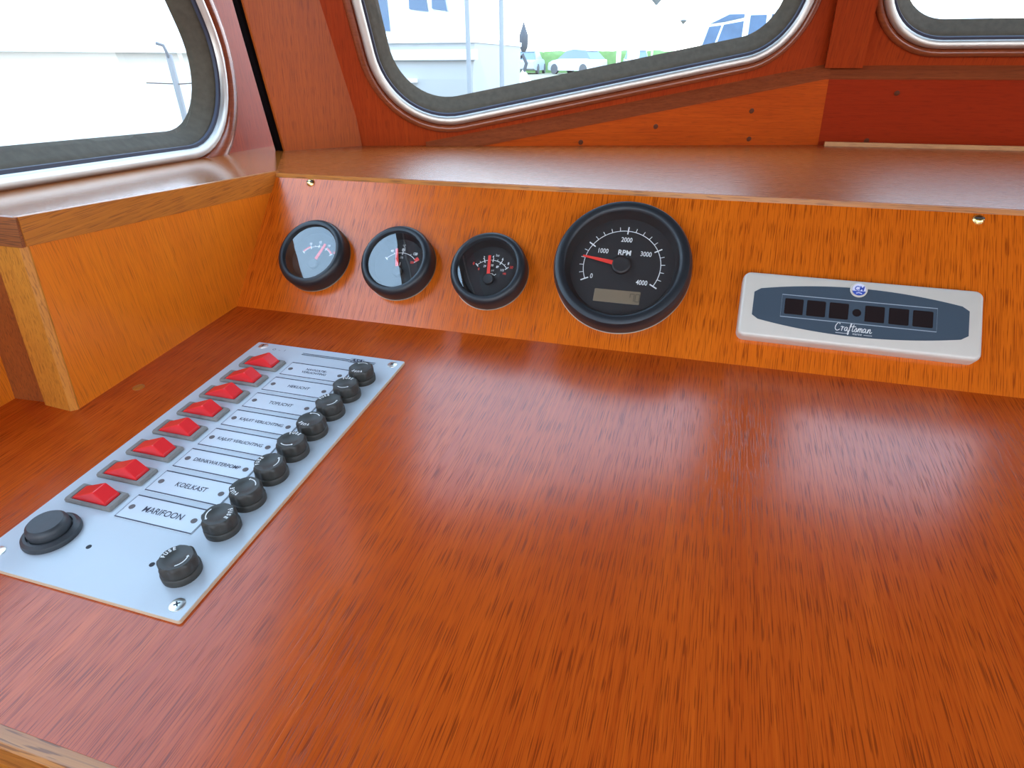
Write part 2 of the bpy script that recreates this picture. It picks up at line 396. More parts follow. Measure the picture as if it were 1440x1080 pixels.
# ------------------------------------------------------------------ joinery of the helm console
sh = thing('window_shelf', F_SHELF, 'glossy brown wooden shelf running under the wheelhouse windows', 'shelf')
TS = .0038
MB().prism([(0.0, -.0015), (1.20, -.0015), (1.20, .62), (.50, .62), (-.10, .345), (-.135, .20)], -TS, 0).build('shelf_board', 'shelf_wood', sh, smooth=0)
MB().prism([(0.0, -.0015), (-.135, .20), (-.20, .30), (-.155, -.235), (-.0040, -.2330), (-.0040, -.0015)], -TS, -.0001).build('ledge_board', 'ledge_wood', sh, smooth=0)
MB().box(0.0, 1.20, -.0030, -.0015, -TS, -.0003).build('edge_strip', 'edge_wood_x', sh, smooth=0)
bt = thing('shelf_batten', F_SHELF, 'pale wooden batten lying along the dark red sill board', 'batten')
MB().prism([(.519, .548), (.519, .540), (1.2, .574), (1.2, .582)], 0, .0055).build('strip', 'batten_wood', bt, smooth=0)

ds = thing('dashboard', F_DASH, 'varnished reddish brown wooden dashboard with orange side panel and post', 'dashboard')
MB().prism([(-.0535, -.3238), (1.15, -.3238), (1.15, .02), (-.02, .02), (-.0535, -.10)], -.018, 0).build('top_board', 'dash_wood', ds, smooth=0)
MB().loft([[(x, -.3238, -.018), (x, -.3238, -.0002), (x, -.3285, -.0002), (x, -.3300, -.0015), (x, -.3300, -.018)] for x in (-.0535, 1.15)]).build('front_lipping', 'edge_wood_x', ds, smooth=0)
MB().box(-.0535, 1.15, -.3285, -.300, -.90, -.018).build('front_panel', 'post_wood', ds, smooth=0)

ip = thing('instrument_panel', F_BACK, 'sloping golden brown wooden panel carrying the round gauges', 'panel')
MB().prism([(-.0005, -.0015), (.524, -.0015), (.5245, -.0002), (.5335, -.0002), (.5345, -.0018), (1.14, -.0018), (1.14, .1255), (-.0005, .1255)], -.012, 0).build('panel_board', 'panel_wood', ip, smooth=0)
for x, y in ((.0367, .1187), (.5398, .1178)):
    s_ = MB().lathe([(.0036, 0), (.0036, .0005), (.0026, .0017), (.0012, .0022)], 20, (x, y), cap1=True).build('brass_screw', 'brass', ip)
    MB().prism([(x - .0028, y - .0005), (x + .0028, y - .0003), (x + .0028, y + .0005), (x - .0028, y + .0003)], .0018, .00235).build('slot', 'dark_gear', s_, smooth=0)

sp = ds
def yz_prism(mb, poly, x0, x1):
    tri = MB().prism(poly, x0, x1)
    return mb.add([(p[2], p[0], p[1]) for p in tri.v], tri.f)
yz_prism(MB(), [(-.1575, 0.0), (.09, 0.0), (.09, .0730), (-.1420, .1035)], -.012, 0).build('side_panel', 'side_wood', sp, smooth=0)
yz_prism(MB(), [(-.1420, .1030), (.094, .0718), (.094, .0885), (-.1395, .1193)], -.0040, .0005).build('edge_board', 'edge_wood', sp, smooth=0)
MB().loft([[(-.0030, -.1600, 0), (.0004, -.1570, 0), (-.0020, -.1500, 0), (-.024, -.1480, 0), (-.026, -.1585, 0)],
           [(-.0030, -.1445, .1028), (.0004, -.1418, .1030), (-.0020, -.1350, .1015), (-.024, -.1330, .1015), (-.026, -.1435, .1028)]]).build('corner_post', 'post_wood', sp, smooth=0)
MB().loft([[(-.024, -.1555, 0), (-.024, -.145, 0), (-.0545, -.145, 0), (-.0545, -.1575, 0)],
           [(-.024, -.1400, .1030), (-.024, -.130, .1015), (-.092, -.130, .1015), (-.092, -.1425, .1030)]]).build('end_panel', 'dark_panel_wood', sp, smooth=0)
MB().loft([[(-.0005, -.1445, .1030), (-.0005, -.1408, .1192), (-.0005, -.1370, .1187), (-.0005, -.1370, .1020)],
           [(-.094, -.1445, .1030), (-.094, -.1408, .1192), (-.094, -.1370, .1187), (-.094, -.1370, .1020)]]).build('end_edge_board', 'brown_edge_wood', sp, smooth=0)
yz_prism(MB(), [(-.33, -.60), (-.1575, -.60), (-.1575, 0), (-.1430, .085), (-.33, .110)], -.0590, -.0537).build('side_lining', 'side_wood', sp, smooth=0)
yz_prism(MB(), [(-.33, .110), (-.1440, .085), (-.1440, .090), (-.33, .115)], -.088, -.0525).build('lining_cap', 'edge_wood', sp, smooth=0)
MB().lathe([(.0038, 0), (.0038, .0004), (.002, .0007)], 18, (.0182, -.1258), cap1=True).build('screw_cap', 'edge_wood', ds)

# ------------------------------------------------------------------ gauges
def gauge_frame(x, y, ang=0): return F_BACK @ Matrix.Translation((x, y, 0)) @ Matrix.Rotation(R(ang), 4, 'Z')
def gauge_body(g, s):
    """s = 1 for the 60 mm instruments"""
    if s == 1:
        MB().lathe([(.0298, 0), (.0298, .0005), (.0290, .0007)], 64).build('mounting_ring', 'chrome_rim', g)
        MB().lathe([(.0294, .0004), (.0296, .003), (.0296, .0095), (.0288, .0122), (.0272, .0140), (.0252, .0145), (.0238, .0140), (.0231, .0126), (.0228, .0112)], 64).build('bezel', 'rubber', g)
        MB().lathe([(.0229, .0114), (.0225, .0100), (.0206, .0050)], 64).build('inner_ring', 'dial_hub', g)
        MB().prism(circ(0, 0, .0212, 64), .0030, .0050).build('dial', 'dial', g)
        MB().lathe([(.0229, .0122), (.0150, .0128), (.0004, .0130)], 64).build('cover_glass', 'gauge_glass', g, smooth=70)
    else:
        MB().lathe([(.0493, 0), (.0493, .0005), (.0486, .0007)], 96).build('mounting_ring', 'chrome_rim', g)
        MB().lathe([(.0489, .0004), (.0492, .003), (.0492, .0090), (.0486, .0125), (.0472, .0150), (.0450, .0160), (.0425, .0160), (.0410, .0152), (.0402, .0140)], 96).build('bezel', 'rubber', g)
        MB().lathe([(.0403, .0142), (.0398, .0120), (.0372, .0070)], 96).build('inner_ring', 'dial_hub', g)
        MB().prism(circ(0, 0, .0380, 96), .0050, .0070).build('dial', 'dial', g)
        MB().lathe([(.0403, .0142), (.0004, .0146)], 96).build('cover_glass', 'gauge_glass', g, smooth=70)
def needle(g, cx_, cy_, ang, r0, r1, w0, w1, z):
    c, s = math.cos(R(ang)), math.sin(R(ang)); q = lambda r, w: (cx_ + r * c - w * s, cy_ + r * s + w * c)
    MB().prism([q(r0, -w0), q(r1, -w1), q(r1, w1), q(r0, w0)], z, z + .0006).build('needle', 'print_red', g, smooth=0)
def hub(g, x, y, r, z): MB().lathe([(r, z - .002), (r, z + .0012), (r * .85, z + .0018), (r * .4, z + .0016)], 32, (x, y), cap1=True).build('hub', 'dial_hub', g)
def small_gauge(x, label, a0, a1, cxy, r, major, minor, nums, reds, needle_ang, extra=None):
    g = thing('gauge', gauge_frame(x, .0493), label, 'gauge', 'small round gauges in the instrument panel')
    gauge_body(g, 1)
    z = .0052; cx_, cy_ = cxy
    w = MB(); w.ribbon(arc(cx_, cy_, r, a0, a1), .00045, z)
    pt = lambda a, q: (cx_ + q * math.cos(R(a)), cy_ + q * math.sin(R(a)))
    for a in major: w.ribbon([pt(a, r - .0016), pt(a, r + .0016)], .0007, z + .0001)
    for a in minor: w.ribbon([pt(a, r), pt(a, r + .0013)], .0004, z + .0001)
    for t, a, q, sz in nums: put_text(w, t, sz, *pt(a, q), z, .85, 0, 0, .00008)
    if extra: extra(w, z)
    w.build('scale', 'print_white', g, smooth=0)
    rd = MB()
    for kind, *q in reds:
        if kind == 'arc': rd.ribbon(arc(cx_, cy_, q[0], q[1], q[2], 10), q[3], z + .0001)
        else: put_text(rd, q[0], q[3], *pt(q[1], q[2]), z, .85, 0, 0, .00008)
    rd.build('red_marks', 'print_red', g, smooth=0)
    needle(g, cx_, cy_, needle_ang, .003, r + .003, .0013, .0010, .0068); hub(g, cx_, cy_, .0042, .0062)
    return g
small_gauge(.0640, 'small black round gauge with red needle right of upright, next to the orange side panel', 142, 36, (.0015, -.0075), .0160,
            (142, 115, 89, 62, 36), (128, 102, 76, 49), [('10', 115, .0195, .003), ('12', 89, .0198, .003), ('14', 62, .0195, .003)],
            [('arc', .0168, 140, 117, .0014), ('arc', .0168, 62, 38, .0014), ('txt', '16', 37, .0192, .003)], 69)
def g2x(w, z):
    put_text(w, '°C', .0032, .0012, .0148, z, .8); w.ribbon([(.0012, -.002), (.0012, .001)], .0007, z); w.ribbon([(-.0012, -.004), (0, -.0034), (.0012, -.004), (.0024, -.0034)], .0005, z)
    put_text(w, '175', .0026, .0012, .0048, z, .8)
small_gauge(.1403, 'small black round gauge standing between two other small round gauges', 140, 38, (.0012, -.0075), .0165,
            (140, 89, 38), (114, 64), [('40', 118, .0198, .003), ('80', 89, .0192, .0033), ('120', 56, .0198, .003)],
            [('arc', .0178, 46, 36, .0036), ('txt', '250', 42, .0135, .0024)], 104, g2x)
def g3x(w, z):
    put_text(w, 'bar', .0030, .0042, .0135, z, .8)
    put_text(w, 'psi', .0026, .0024, .0010, z, .8)
    w.ribbon([(-.0005, -.0032), (.0020, -.0032), (.0032, -.0022), (.0046, -.0030), (.0056, -.0018)], .0005, z); w.ribbon([(.0005, -.0008), (.0006, -.0018), (.0030, -.0016)], .0005, z)
small_gauge(.2163, 'small black round gauge with nearly upright red needle, beside the large revolution counter', 136, 40, (.0008, -.0070), .0162,
            (136, 112, 88, 64, 40), (124, 100, 76, 52), [('2', 112, .0192, .003), ('4', 90, .0190, .003), ('6', 66, .0192, .003), ('8', 48, .0194, .003), ('29', 116, .0120, .0024), ('58', 88, .0120, .0024), ('87', 66, .0120, .0024), ('115', 44, .0125, .0024)],
            [('txt', '0', 140, .0190, .0032), ('txt', '10', 36, .0196, .0032), ('txt', '0', 140, .0125, .0026), ('txt', '145', 28, .0128, .0022)], 97, g3x)

tg = thing('tachometer', gauge_frame(.3150, .0615), 'large black round revolution counter marked RPM with red needle', 'tachometer')
gauge_body(tg, 2)
z = .0072; w = MB(); A0, DA = 205.8, 58.8; ra = .0276
pt = lambda a, q: (q * math.cos(R(a)), q * math.sin(R(a)))
w.ribbon(arc(0, 0, ra, A0, A0 - 4 * DA, 60), .00050, z)
for i in range(21):
    a = A0 - DA * i / 5
    if i % 5 == 0: w.ribbon([pt(a, ra - .0026), pt(a, ra + .0032)], .0009, z + .0001)
    else: w.ribbon([pt(a, ra), pt(a, ra + .0030)], .0005, z + .0001)
for t, x, y in (('0', -.0204, -.0097), ('1000', -.0151, .0106), ('2000', .0008, .0205), ('3000', .0160, .0104), ('4000', .0160, -.0117)):
    put_text(w, t, .0052, x, y, z, .78, -1.0, 0, .00006)
put_text(w, 'RPM', .0056, .0007, .0103, z, .92, -1, 0, .00012)
w.build('scale', 'print_white', tg, smooth=0)
ln = MB().rbox(-.0163, .0165, -.0285, -.0188, .0068, .0074, .0006, .0002).build('counter_display', 'lcd', tg, smooth=0)
sg = MB()
def seg7(mb, x, y, h, segs, z):
    wd = h * .5; S = {'a': ((0, h), (wd, h)), 'b': ((wd, h), (wd, h / 2)), 'c': ((wd, h / 2), (wd, 0)), 'd': ((0, 0), (wd, 0)), 'e': ((0, h / 2), (0, 0)), 'f': ((0, h), (0, h / 2)), 'g': ((0, h / 2), (wd, h / 2))}
    for k in segs: mb.ribbon([(x + p[0], y + p[1]) for p in S[k]], .0006, z)
seg7(sg, .0095, -.0265, .0056, 'abcf', .0075); seg7(sg, .0133, -.0265, .0056, 'abcdef', .0075)
sg.build('digits', 'lcd_ink', ln, smooth=0)
needle(tg, 0, 0, 170.5, .006, .0290, .0016, .0006, .0092); hub(tg, 0, 0, .0066, .0090)

# ------------------------------------------------------------------ silver display unit
un = thing('display_unit', F_BACK @ Matrix.Translation((.4697, .0410, 0)) @ Matrix.Rotation(R(-.35), 4, 'Z'), 'flat silver display unit with dark blue face and six small dark windows', 'display')
ub = MB()
def lpu(d, z): return [(p[0], p[1], z) for p in rrect(-.0712 + d, .0712 - d, -.0232 + d, .0232 - d, .0050 - min(d, .003), 8)]
ub.loft([lpu(0, 0), lpu(0, .0062), lpu(.0003, .0078), lpu(.0010, .0088), lpu(.0022, .0093)])
ub.build('housing', 'unit_silver', un, smooth=50)
# barrel-shaped face
top, bot = [], []
for i in range(33):
    t = -1 + i / 16; x = .0632 * t
    e = min(1, (1 - abs(t)) / .045); rr = .0020 * (1 - math.sqrt(max(0, 1 - (1 - e) ** 2)))
    top.append((x, .0172 - .0068 * t * t - rr)); bot.append((x, -.0162 + .0063 * t * t + rr))
ZU = .0093
fb = MB().prism(bot + top[::-1], ZU, ZU + .0003).build('face', 'unit_blue', un, smooth=0)
MB().ribbon([(-.0456, .0082), (.0456, .0082), (.0456, -.0074), (-.0456, -.0074)], .0005, ZU + .0005, True).build('outline', 'unit_line', fb, smooth=0)
for x in (-.0378, -.0243, -.0106, .0104, .0242, .0378):
    MB().prism(rrect(x - .0057, x + .0057, -.0052, .0058, .0008, 4), ZU + .0002, ZU + .0004).build('display_window', 'unit_window', un, smooth=0)
MB().prism(circ(0, .0002, .0026, 20), ZU + .0002, ZU + .0004).build('sensor_eye', 'unit_window', un, smooth=0)
bd = MB().lathe([(.0051, ZU), (.0051, ZU + .0010), (.0047, ZU + .0013), (.0043, ZU + .0011)], 32, (0, .0160), cap1=True).build('badge', 'unit_silver', un)
bz = ZU + .0013
MB().add([(*q, bz) for q in arc(0, .0160, .0041, 195, 345, 16)], [tuple(range(17))]).build('badge_sea', 'badge_blue', bd, smooth=0)
MB().add([(*q, bz) for q in arc(0, .0160, .0041, -15, 195, 20)], [tuple(range(21))]).build('badge_sky', 'badge_white', bd, smooth=0)
lt = MB(); put_text(lt, 'CM', .0046, 0, .0166, bz + .0001, .85, 0, .2, .00012); lt.build('badge_letters', 'badge_blue', bd, smooth=0)
MB().ribbon([(-.0016, .0133), (0, .0138), (.0018, .0132)], .0006, bz + .0002).build('badge_wave', 'badge_white', bd, smooth=0)
# script lettering drawn as pen strokes
def cat_rom(P, n=6):
    out = []
    Q = [P[0]] + P + [P[-1]]
    for i in range(1, len(Q) - 2):
        p0, p1, p2, p3 = map(Vector, Q[i - 1:i + 3])
        for k in range(n):
            t = k / n; out.append(tuple(0.5 * (2 * p1 + (p2 - p0) * t + (2 * p0 - 5 * p1 + 4 * p2 - p3) * t * t + (3 * p1 - p0 - 3 * p2 + p3) * t ** 3)))
    return out + [tuple(P[-1])]
S_ = [[(2.0, 3.4), (1.9, 4.1), (1.2, 4.0), (.3, 2.6), (.1, 1.0), (.9, .1), (2.2, .9)],
      [(2.5, 2.0), (3.0, 2.3), (3.3, 2.1), (2.9, .1)], [(3.0, 1.2), (3.6, 2.1), (4.1, 2.0)],
      [(5.4, 1.9), (4.8, 2.1), (4.2, 1.1), (4.5, .2), (5.1, .8), (5.5, 2.0), (5.3, .5), (5.8, .2), (6.4, 1.1)],
      [(6.2, .9), (7.2, 3.6), (7.0, 4.2), (6.6, 2.6), (6.0, -1.0), (5.7, -1.6), (5.6, -.6), (6.6, .9)],
      [(8.3, 3.8), (7.6, .8), (7.9, .1), (8.6, .8)], [(7.2, 2.6), (9.2, 2.8)],
      [(8.6, .8), (9.4, 2.2), (9.5, .9), (9.1, .1), (8.6, .4)], [(9.4, .2), (10.0, .9), (10.4, 2.1), (10.1, .1)],
      [(10.2, .9), (10.9, 2.1), (11.1, 1.8), (10.8, .1)], [(10.9, .9), (11.6, 2.1), (11.9, 1.7), (11.6, .4), (12.0, .2), (12.4, .8)],
      [(13.5, 1.9), (12.9, 2.1), (12.3, 1.1), (12.6, .2), (13.2, .8), (13.6, 2.0), (13.4, .5), (13.9, .2), (14.3, 1.0)],
      [(14.3, .6), (14.6, 2.1), (14.4, .1)], [(14.5, .9), (15.2, 2.1), (15.5, 1.7), (15.2, .4), (15.7, .2), (16.2, .8)]]
sc = MB(); k_ = .0215 / 16.2
for st in S_: sc.ribbon([((x - 8.1) * k_ - .0012, (y - 1) * k_ - .0118) for x, y in cat_rom(st)], .00042, ZU + .0005)
sc.ribbon([(-.0115, -.0146), (-.0035, -.0146)], .00028, ZU + .0005); sc.ribbon([(.0050, -.0146), (.0098, -.0146)], .00028, ZU + .0005)
put_text(sc, 'marine', .0022, .0012, -.0144, ZU + .0005, .9)
sc.build('lettering', 'print_white', fb, smooth=0)

# ------------------------------------------------------------------ switch panel on the dash
PX, PY = .0612, -.0533
F_SW = F_DASH @ Matrix.Translation((PX, PY, 0))
sw = thing('switch_panel', F_SW, 'white switch and fuse panel with red rockers set into the dashboard', 'switch panel')
V = lambda u, v: (u / 1000, -v / 1000)
ZP = .0020
MB().rbox(0, .120, -.2183, 0, 0, ZP - .0002, .0012, .0002).build('panel_core', 'panel_edge', sw, smooth=0)
plate = MB().rbox(.0003, .1197, -.2180, -.0003, ZP - .0002, ZP, .0012, .0001).build('plate', 'panel_white', sw, smooth=0)
ink = MB()
for v_ in (7.5, 9.2): ink.ribbon([V(42.8, v_), V(81.0, v_ + .1)], .0007, ZP + .00015); ink.ribbon([V(91.0, v_), V(101, v_ + .1)], .0007, ZP + .00015)
ink.ribbon([V(81.4, 10.6), V(81.4, 5.6), V(91.2, 5.6), V(91.2, 10.6)], .0004, ZP + .00015, True)
put_text(ink, 'ASA', .0048, *V(86.3, 7.4), ZP + .00015, 1.0, 0, .15, .0002)
ink.ribbon([V(82.3, 9.7), V(90.4, 9.7)], .0006, ZP + .00015)
put_text(ink, 'O', .0034, *V(18.8, 7.6), ZP + .00015); put_text(ink, '–', .0034, *V(23.2, 7.6), ZP + .00015); put_text(ink, 'I', .0034, *V(27.5, 7.3), ZP + .00015)
ink.build('panel_print', 'ink', plate, smooth=0)
for u, v_ in ((47.9, 195.8), (85.7, 196.5)):
    MB().prism(circ(*V(u, v_), .0013, 14), ZP, ZP + .0001).build('pin_hole', 'black_hole', plate, smooth=0)
for i, (u, v_, a) in enumerate(((7.6, 4.9, 20), (113.4, 6.6, 60), (113.3, 211.6, 45), (8.0, 210.0, 15))):
    x, y = V(u, v_)
    s_ = MB().lathe([(.0035, ZP), (.0034, ZP + .0003), (.0020, ZP + .0007)], 20, (x, y), cap1=True).build('screw', 'steel', sw)
    c_, d_ = math.cos(R(a)), math.sin(R(a)); sl_ = MB()
    for q, r in ((c_, d_), (-d_, c_)):
        sl_.ribbon([(x - q * .0014, y - r * .0014), (x + q * .0014, y + r * .0014)], .0006, ZP + .0008 + (q == c_) * .00003)
    sl_.build('slot', 'black_hole', s_, smooth=0)
NAMES = ['NAVIGATIE-\nVERLICHTING', 'HEKLICHT', 'TOPLICHT', 'KAJUIT VERLICHTING', 'KAJUIT VERLICHTING', 'DRINKWATERPOMP', 'KOELKAST', 'MARIFOON']
SIZES = [.0035, .0040, .0042, .0037, .0037, .0039, .0047, .0055]
def knob_mesh():
    mb = MB()
    mb.lathe([(.0085, 0), (.0086, .0010), (.0086, .0032), (.0082, .0037), (.0079, .0038)], 40)
    loops = []
    for rr, zz, sc_ in ((.0079, .0038, 0), (.0083, .0042, .3), (.0085, .0062, 1), (.0084, .0084, 1), (.0080, .0095, .9), (.0072, .0100, .5)):
        loops.append([((rr - .0011 * sc_ * (.5 - .5 * math.cos(8 * t))) * math.cos(t), (rr - .0011 * sc_ * (.5 - .5 * math.cos(8 * t))) * math.sin(t), zz) for t in (2 * math.pi * i / 64 for i in range(64))])
    mb.loft(loops, False, False)
    mb.lathe([(.0072, .0100), (.0046, .0100), (.0040, .0096)], 64, cap1=True)
    return mb
def knob_print():
    mb = MB()
    for k, ch in enumerate('FUSE'):
        a = 90 + 28 - 19 * k; put_text(mb, ch, .0027, .0056 * math.cos(R(a)), .0056 * math.sin(R(a)), .01015, .85, a - 90, 0, .00012)
    mb.ribbon(arc(0, 0, .0054, 232, 308, 12), .00055, .01015)
    a = 314; q = (.0054 * math.cos(R(a)), .0054 * math.sin(R(a)))
    p0, p1 = arc(0, 0, .0062, 304, 305, 1)[0], arc(0, 0, .0046, 304, 305, 1)[0]
    mb.add([(*q, .01016), (*p0, .01016), (*p1, .01016)], [(0, 1, 2)])
    return mb
def rocker_mesh():
    # x along the rocker: low toe on the left, ridge near the right end
    prof = [(-.0112, .0018, .0044), (-.0104, .0026, .0044), (-.0030, .0055, .0043), (.0048, .0086, .0041), (.0056, .0086, .0041), (.0106, .0034, .0044), (.0110, .0016, .0044)]
    mb = MB(); loops = []
    for x, zt, hw in prof:
        loops.append([(x, -.0046, .0012), (x, -.0046, min(.0024, zt)), (x, -hw, zt - .0004), (x, -hw + .0005, zt), (x, hw - .0005, zt), (x, hw, zt - .0004), (x, .0046, min(.0024, zt)), (x, .0046, .0012)])
    return mb.loft(loops)
def rim_mesh():
    lp = lambda x, y, z_, r: [(p[0], p[1], z_) for p in rrect(-x, x, -y, y, r, 4)]
    return MB().loft([lp(.0151, .0065, 0, .0010), lp(.0151, .0065, .0012, .0010), lp(.0145, .0059, .0021, .0008), lp(.0120, .0051, .0021, .0005), lp(.0113, .0048, .0010, .0004)])
rim0 = rock0 = kn0 = kp0 = None
ang = [185, 10, 60, 172, 5, 100, 150, -72, 75]
for i in range(8):
    v_ = 28.9 + 19.93 * i
    # rocker switch
    if rim0 is None:
        rim0 = rim_mesh().build('rocker_switch', 'switch_rim', sw, smooth=20); rock0 = rocker_mesh().build('rocker', 'rocker_red', rim0, smooth=15); rm, rk = rim0, rock0
    else:
        rm = rim0.copy(); rk = rock0.copy(); COL.objects.link(rm); COL.objects.link(rk); rm.parent = sw; rk.parent = rm
    rm.location = (*V(23.8, v_ - .3), ZP)
    # engraved label plate
    x0, y0 = V(43.2, v_ + 8.1); x1, y1 = V(90.2, v_ - 8.1)
    lb = MB().box(x0, x1, y0, y1, ZP, ZP + .0004).build('label_plate', 'label_white', sw, smooth=0)
    q = MB(); b_ = .0003
    q.ribbon([(x0 + b_, y0 + b_), (x1 - b_, y0 + b_), (x1 - b_, y1 - b_), (x0 + b_, y1 - b_)], .00075, ZP + .0005, True)
    put_text(q, NAMES[i], SIZES[i], *V(66.3, v_), ZP + .0005, .86, 0, 0, .00004)
    q.build('lettering', 'ink', lb, smooth=0)
    for u in (47.0, 85.3):
        MB().prism(circ(*V(u, v_ + .2), .0016, 16), ZP + .0003, ZP + .0006).build('label_rivet', 'label_hole', lb, smooth=0)
for i in range(9):
    v_ = 29.4 + 19.93 * i if i < 8 else 196.6
    if kn0 is None:
        kn0 = knob_mesh().build('fuse_holder', 'fuse_black', sw, smooth=40); kp0 = knob_print().build('cap_print', 'print_white', kn0, smooth=0); kn, kp = kn0, kp0
    else:
        kn = kn0.copy(); kp = kp0.copy(); COL.objects.link(kn); COL.objects.link(kp); kn.parent = sw; kp.parent = kn
    kn.location = (*V(102.9, v_), ZP); kn.rotation_euler = (0, 0, R(ang[i]))
pbx = V(23.8, 194.3)
fl = MB().lathe([(.0128, 0), (.0130, .0010), (.0126, .0026), (.0112, .0038), (.0100, .0038), (.0098, .0020)], 48, cap1=True).build('push_button', 'button_black', sw)
fl.location = (*pbx, ZP)
MB().lathe([(.0092, .0018), (.0093, .0060), (.0088, .0078), (.0076, .0088), (.0060, .0088), (.0020, .0086)], 48, cap1=True).build('button_cap', 'button_black', fl)

# ------------------------------------------------------------------ outside the windows
GZ = 0.22
struct(MB().box(-70, 70, 9.0, 130, GZ - .6, GZ).build('ground', 'gravel', frame=W0))
plain('water', (0.05, 0.06, 0.06), 0.15)
struct(MB().box(-70, 70, -80, 9.0, -.6, -.30).build('water', 'water', frame=W0))
hd = thing('hedge', Matrix.Translation((-8, 50, GZ)), 'clipped green hedge behind the parked cars', 'hedge')
hm = MB(); nx = 60
loops = []
for i in range(nx + 1):
    x = -13 + 24 * i / nx; j = lambda s: random.uniform(-s, s)
    loops.append([(x, -.6 + j(.06), 0), (x, -.55 + j(.08), 1.1 + j(.08)), (x, -.4 + j(.06), 1.36 + j(.06)), (x, .4, 1.40 + j(.06)), (x, .6, 0)])
hm.loft(loops).build('foliage', 'hedge_green', hd, smooth=60)
def car(name, x, y, rz, label, body, L_=4.1):
    c = thing(name, Matrix.Translation((x, y, GZ)) @ Matrix.Rotation(R(rz), 4, 'Z'), label, 'car')
    W_ = .84
    sec = [(-.5, .35, .75, .80), (-.47, .25, .86, .92), (-.36, .22, .92, .98), (.20, .22, .92, 1), (.38, .22, .82, .98), (.48, .25, .68, .88), (.5, .35, .6, .75)]
    MB().loft([[(x_ * L_, -W_ * k, z0), (x_ * L_, -W_ * k, (z0 + z1) / 2), (x_ * L_, -W_ * k * .94, z1), (x_ * L_, W_ * k * .94, z1), (x_ * L_, W_ * k, (z0 + z1) / 2), (x_ * L_, W_ * k, z0)] for x_, z0, z1, k in sec]).build('body', body, c)
    gh = [(-.43, .90, .80), (-.30, 1.38, .66), (-.05, 1.46, .66), (.10, 1.38, .66), (.27, .90, .78)]
    MB().loft([[(x_ * L_, -W_ * .9, .88), (x_ * L_, -k * W_ * 1.05, zt), (x_ * L_, k * W_ * 1.05, zt), (x_ * L_, W_ * .9, .88)] for x_, zt, k in gh]).build('cabin', 'car_glass', c)
    MB().loft([[(x_ * L_, -.56, zt - .02), (x_ * L_, -.5, zt + .03), (x_ * L_, .5, zt + .03), (x_ * L_, .56, zt - .02)] for x_, zt in ((-.32, 1.36), (-.05, 1.45), (.12, 1.37))]).build('roof', body, c)
    for sx_ in (-.31, .31):
        for sy_ in (-1, 1):
            o = MB().lathe([(.10, -.09), (.31, -.09), (.31, .09), (.10, .09)], 20, cap0=True, cap1=True).build('wheel', 'tyre', c)
            o.matrix_local = Matrix.Translation((sx_ * L_, sy_ * .78, .31)) @ Matrix.Rotation(R(90), 4, 'X')
    return c
car('parked_car', -9.0, 45.2, 150, 'white hatchback parked with its back turned beside the hedge', 'car_white')
car('parked_car', -12.6, 46.4, 95, 'silver estate car parked at the end of the hedge', 'car_silver', 4.3)
car('parked_car', -5.2, 46.2, 95, 'grey car parked behind the white post', 'car_silver', 4.0)
def post(name, x, y, z0, z1, r, label, cat='post', mat='gelcoat'):
    t_ = thing(name, Matrix.Translation((x, y, z0)), label, cat)
    MB().tube([(0, 0, 0), (0, 0, (z1 - z0))], r, 14).build('shaft', mat, t_)
    MB().lathe([(r, z1 - z0), (r * 1.4, z1 - z0 + r * .3), (r * 1.1, z1 - z0 + r * 1.4), (r * .2, z1 - z0 + r * 1.7)], 14, cap1=True).build('cap', mat, t_)
    MB().lathe([(r * 2.4, 0), (r * 2.4, r * .5), (r * 1.2, r * .7), (r * 1.1, r * 2)], 14, cap0=True).build('foot', mat, t_)
    return t_
post('mooring_pole', -1.635, 4.95, -.30, 2.6, .019, 'thin grey pole standing beside the white boat', mat='pale_steel')
post('mooring_pole', -1.350, 4.95, -.30, 2.6, .019, 'thin grey pole standing by the dark quay lantern', mat='pale_steel')
post('sign_post', -4.05, 30, GZ, 2.05, .10, 'thick white post standing in front of the hedge')
sg_ = thing('notice_sign', Matrix.Translation((-4.9, 42, GZ)), 'small white notice board on a post before the hedge', 'sign')
MB().tube([(0, 0, 0), (0, 0, 1.0)], .05, 10).build('post', 'post_grey', sg_); MB().box(-.36, .36, -.08, -.05, .72, 1.46).build('board', 'gelcoat', sg_, smooth=0)
for x, y, h_, lb_ in ((-1.25, 16.0, 2.35, 'grey street lamp with round shade above the hedge'), (-1.7, 34, 2.70, 'distant grey street lamp seen near the blue boat windows')):
    lp_ = thing('street_lamp', Matrix.Translation((x, y, GZ)), lb_, 'lamp')
    MB().tube([(0, 0, 0), (0, 0, h_ - GZ)], .02, 10).build('pole', 'gelcoat', lp_)
    MB().lathe([(.02, h_ - GZ - .16), (.10, h_ - GZ - .08), (.17, h_ - GZ), (.05, h_ - GZ + .05)], 18, cap1=True).build('shade', 'post_grey', lp_)
ql = thing('quay_lantern', Matrix.Translation((-2.9, 11.0, GZ)), 'dark lantern with white foot on the quay beside the pole', 'lantern')
MB().lathe([(.12, 0), (.12, .50), (.16, .52), (.16, .56), (.02, .75)], 4, cap0=True, cap1=True).build('foot', 'gelcoat_pale', ql, smooth=0)
MB().tube([(0, 0, .70), (.05, 0, .85), (-.02, 0, .98), (-.06, 0, .93)], .03, 8).build('hook', 'lantern_grey', ql)
MB().lathe([(.03, 1.02), (.07, 1.08), (.08, 1.26), (.04, 1.36), (.01, 1.45)], 10, cap0=True, cap1=True).build('lamp_body', 'lantern_grey', ql)

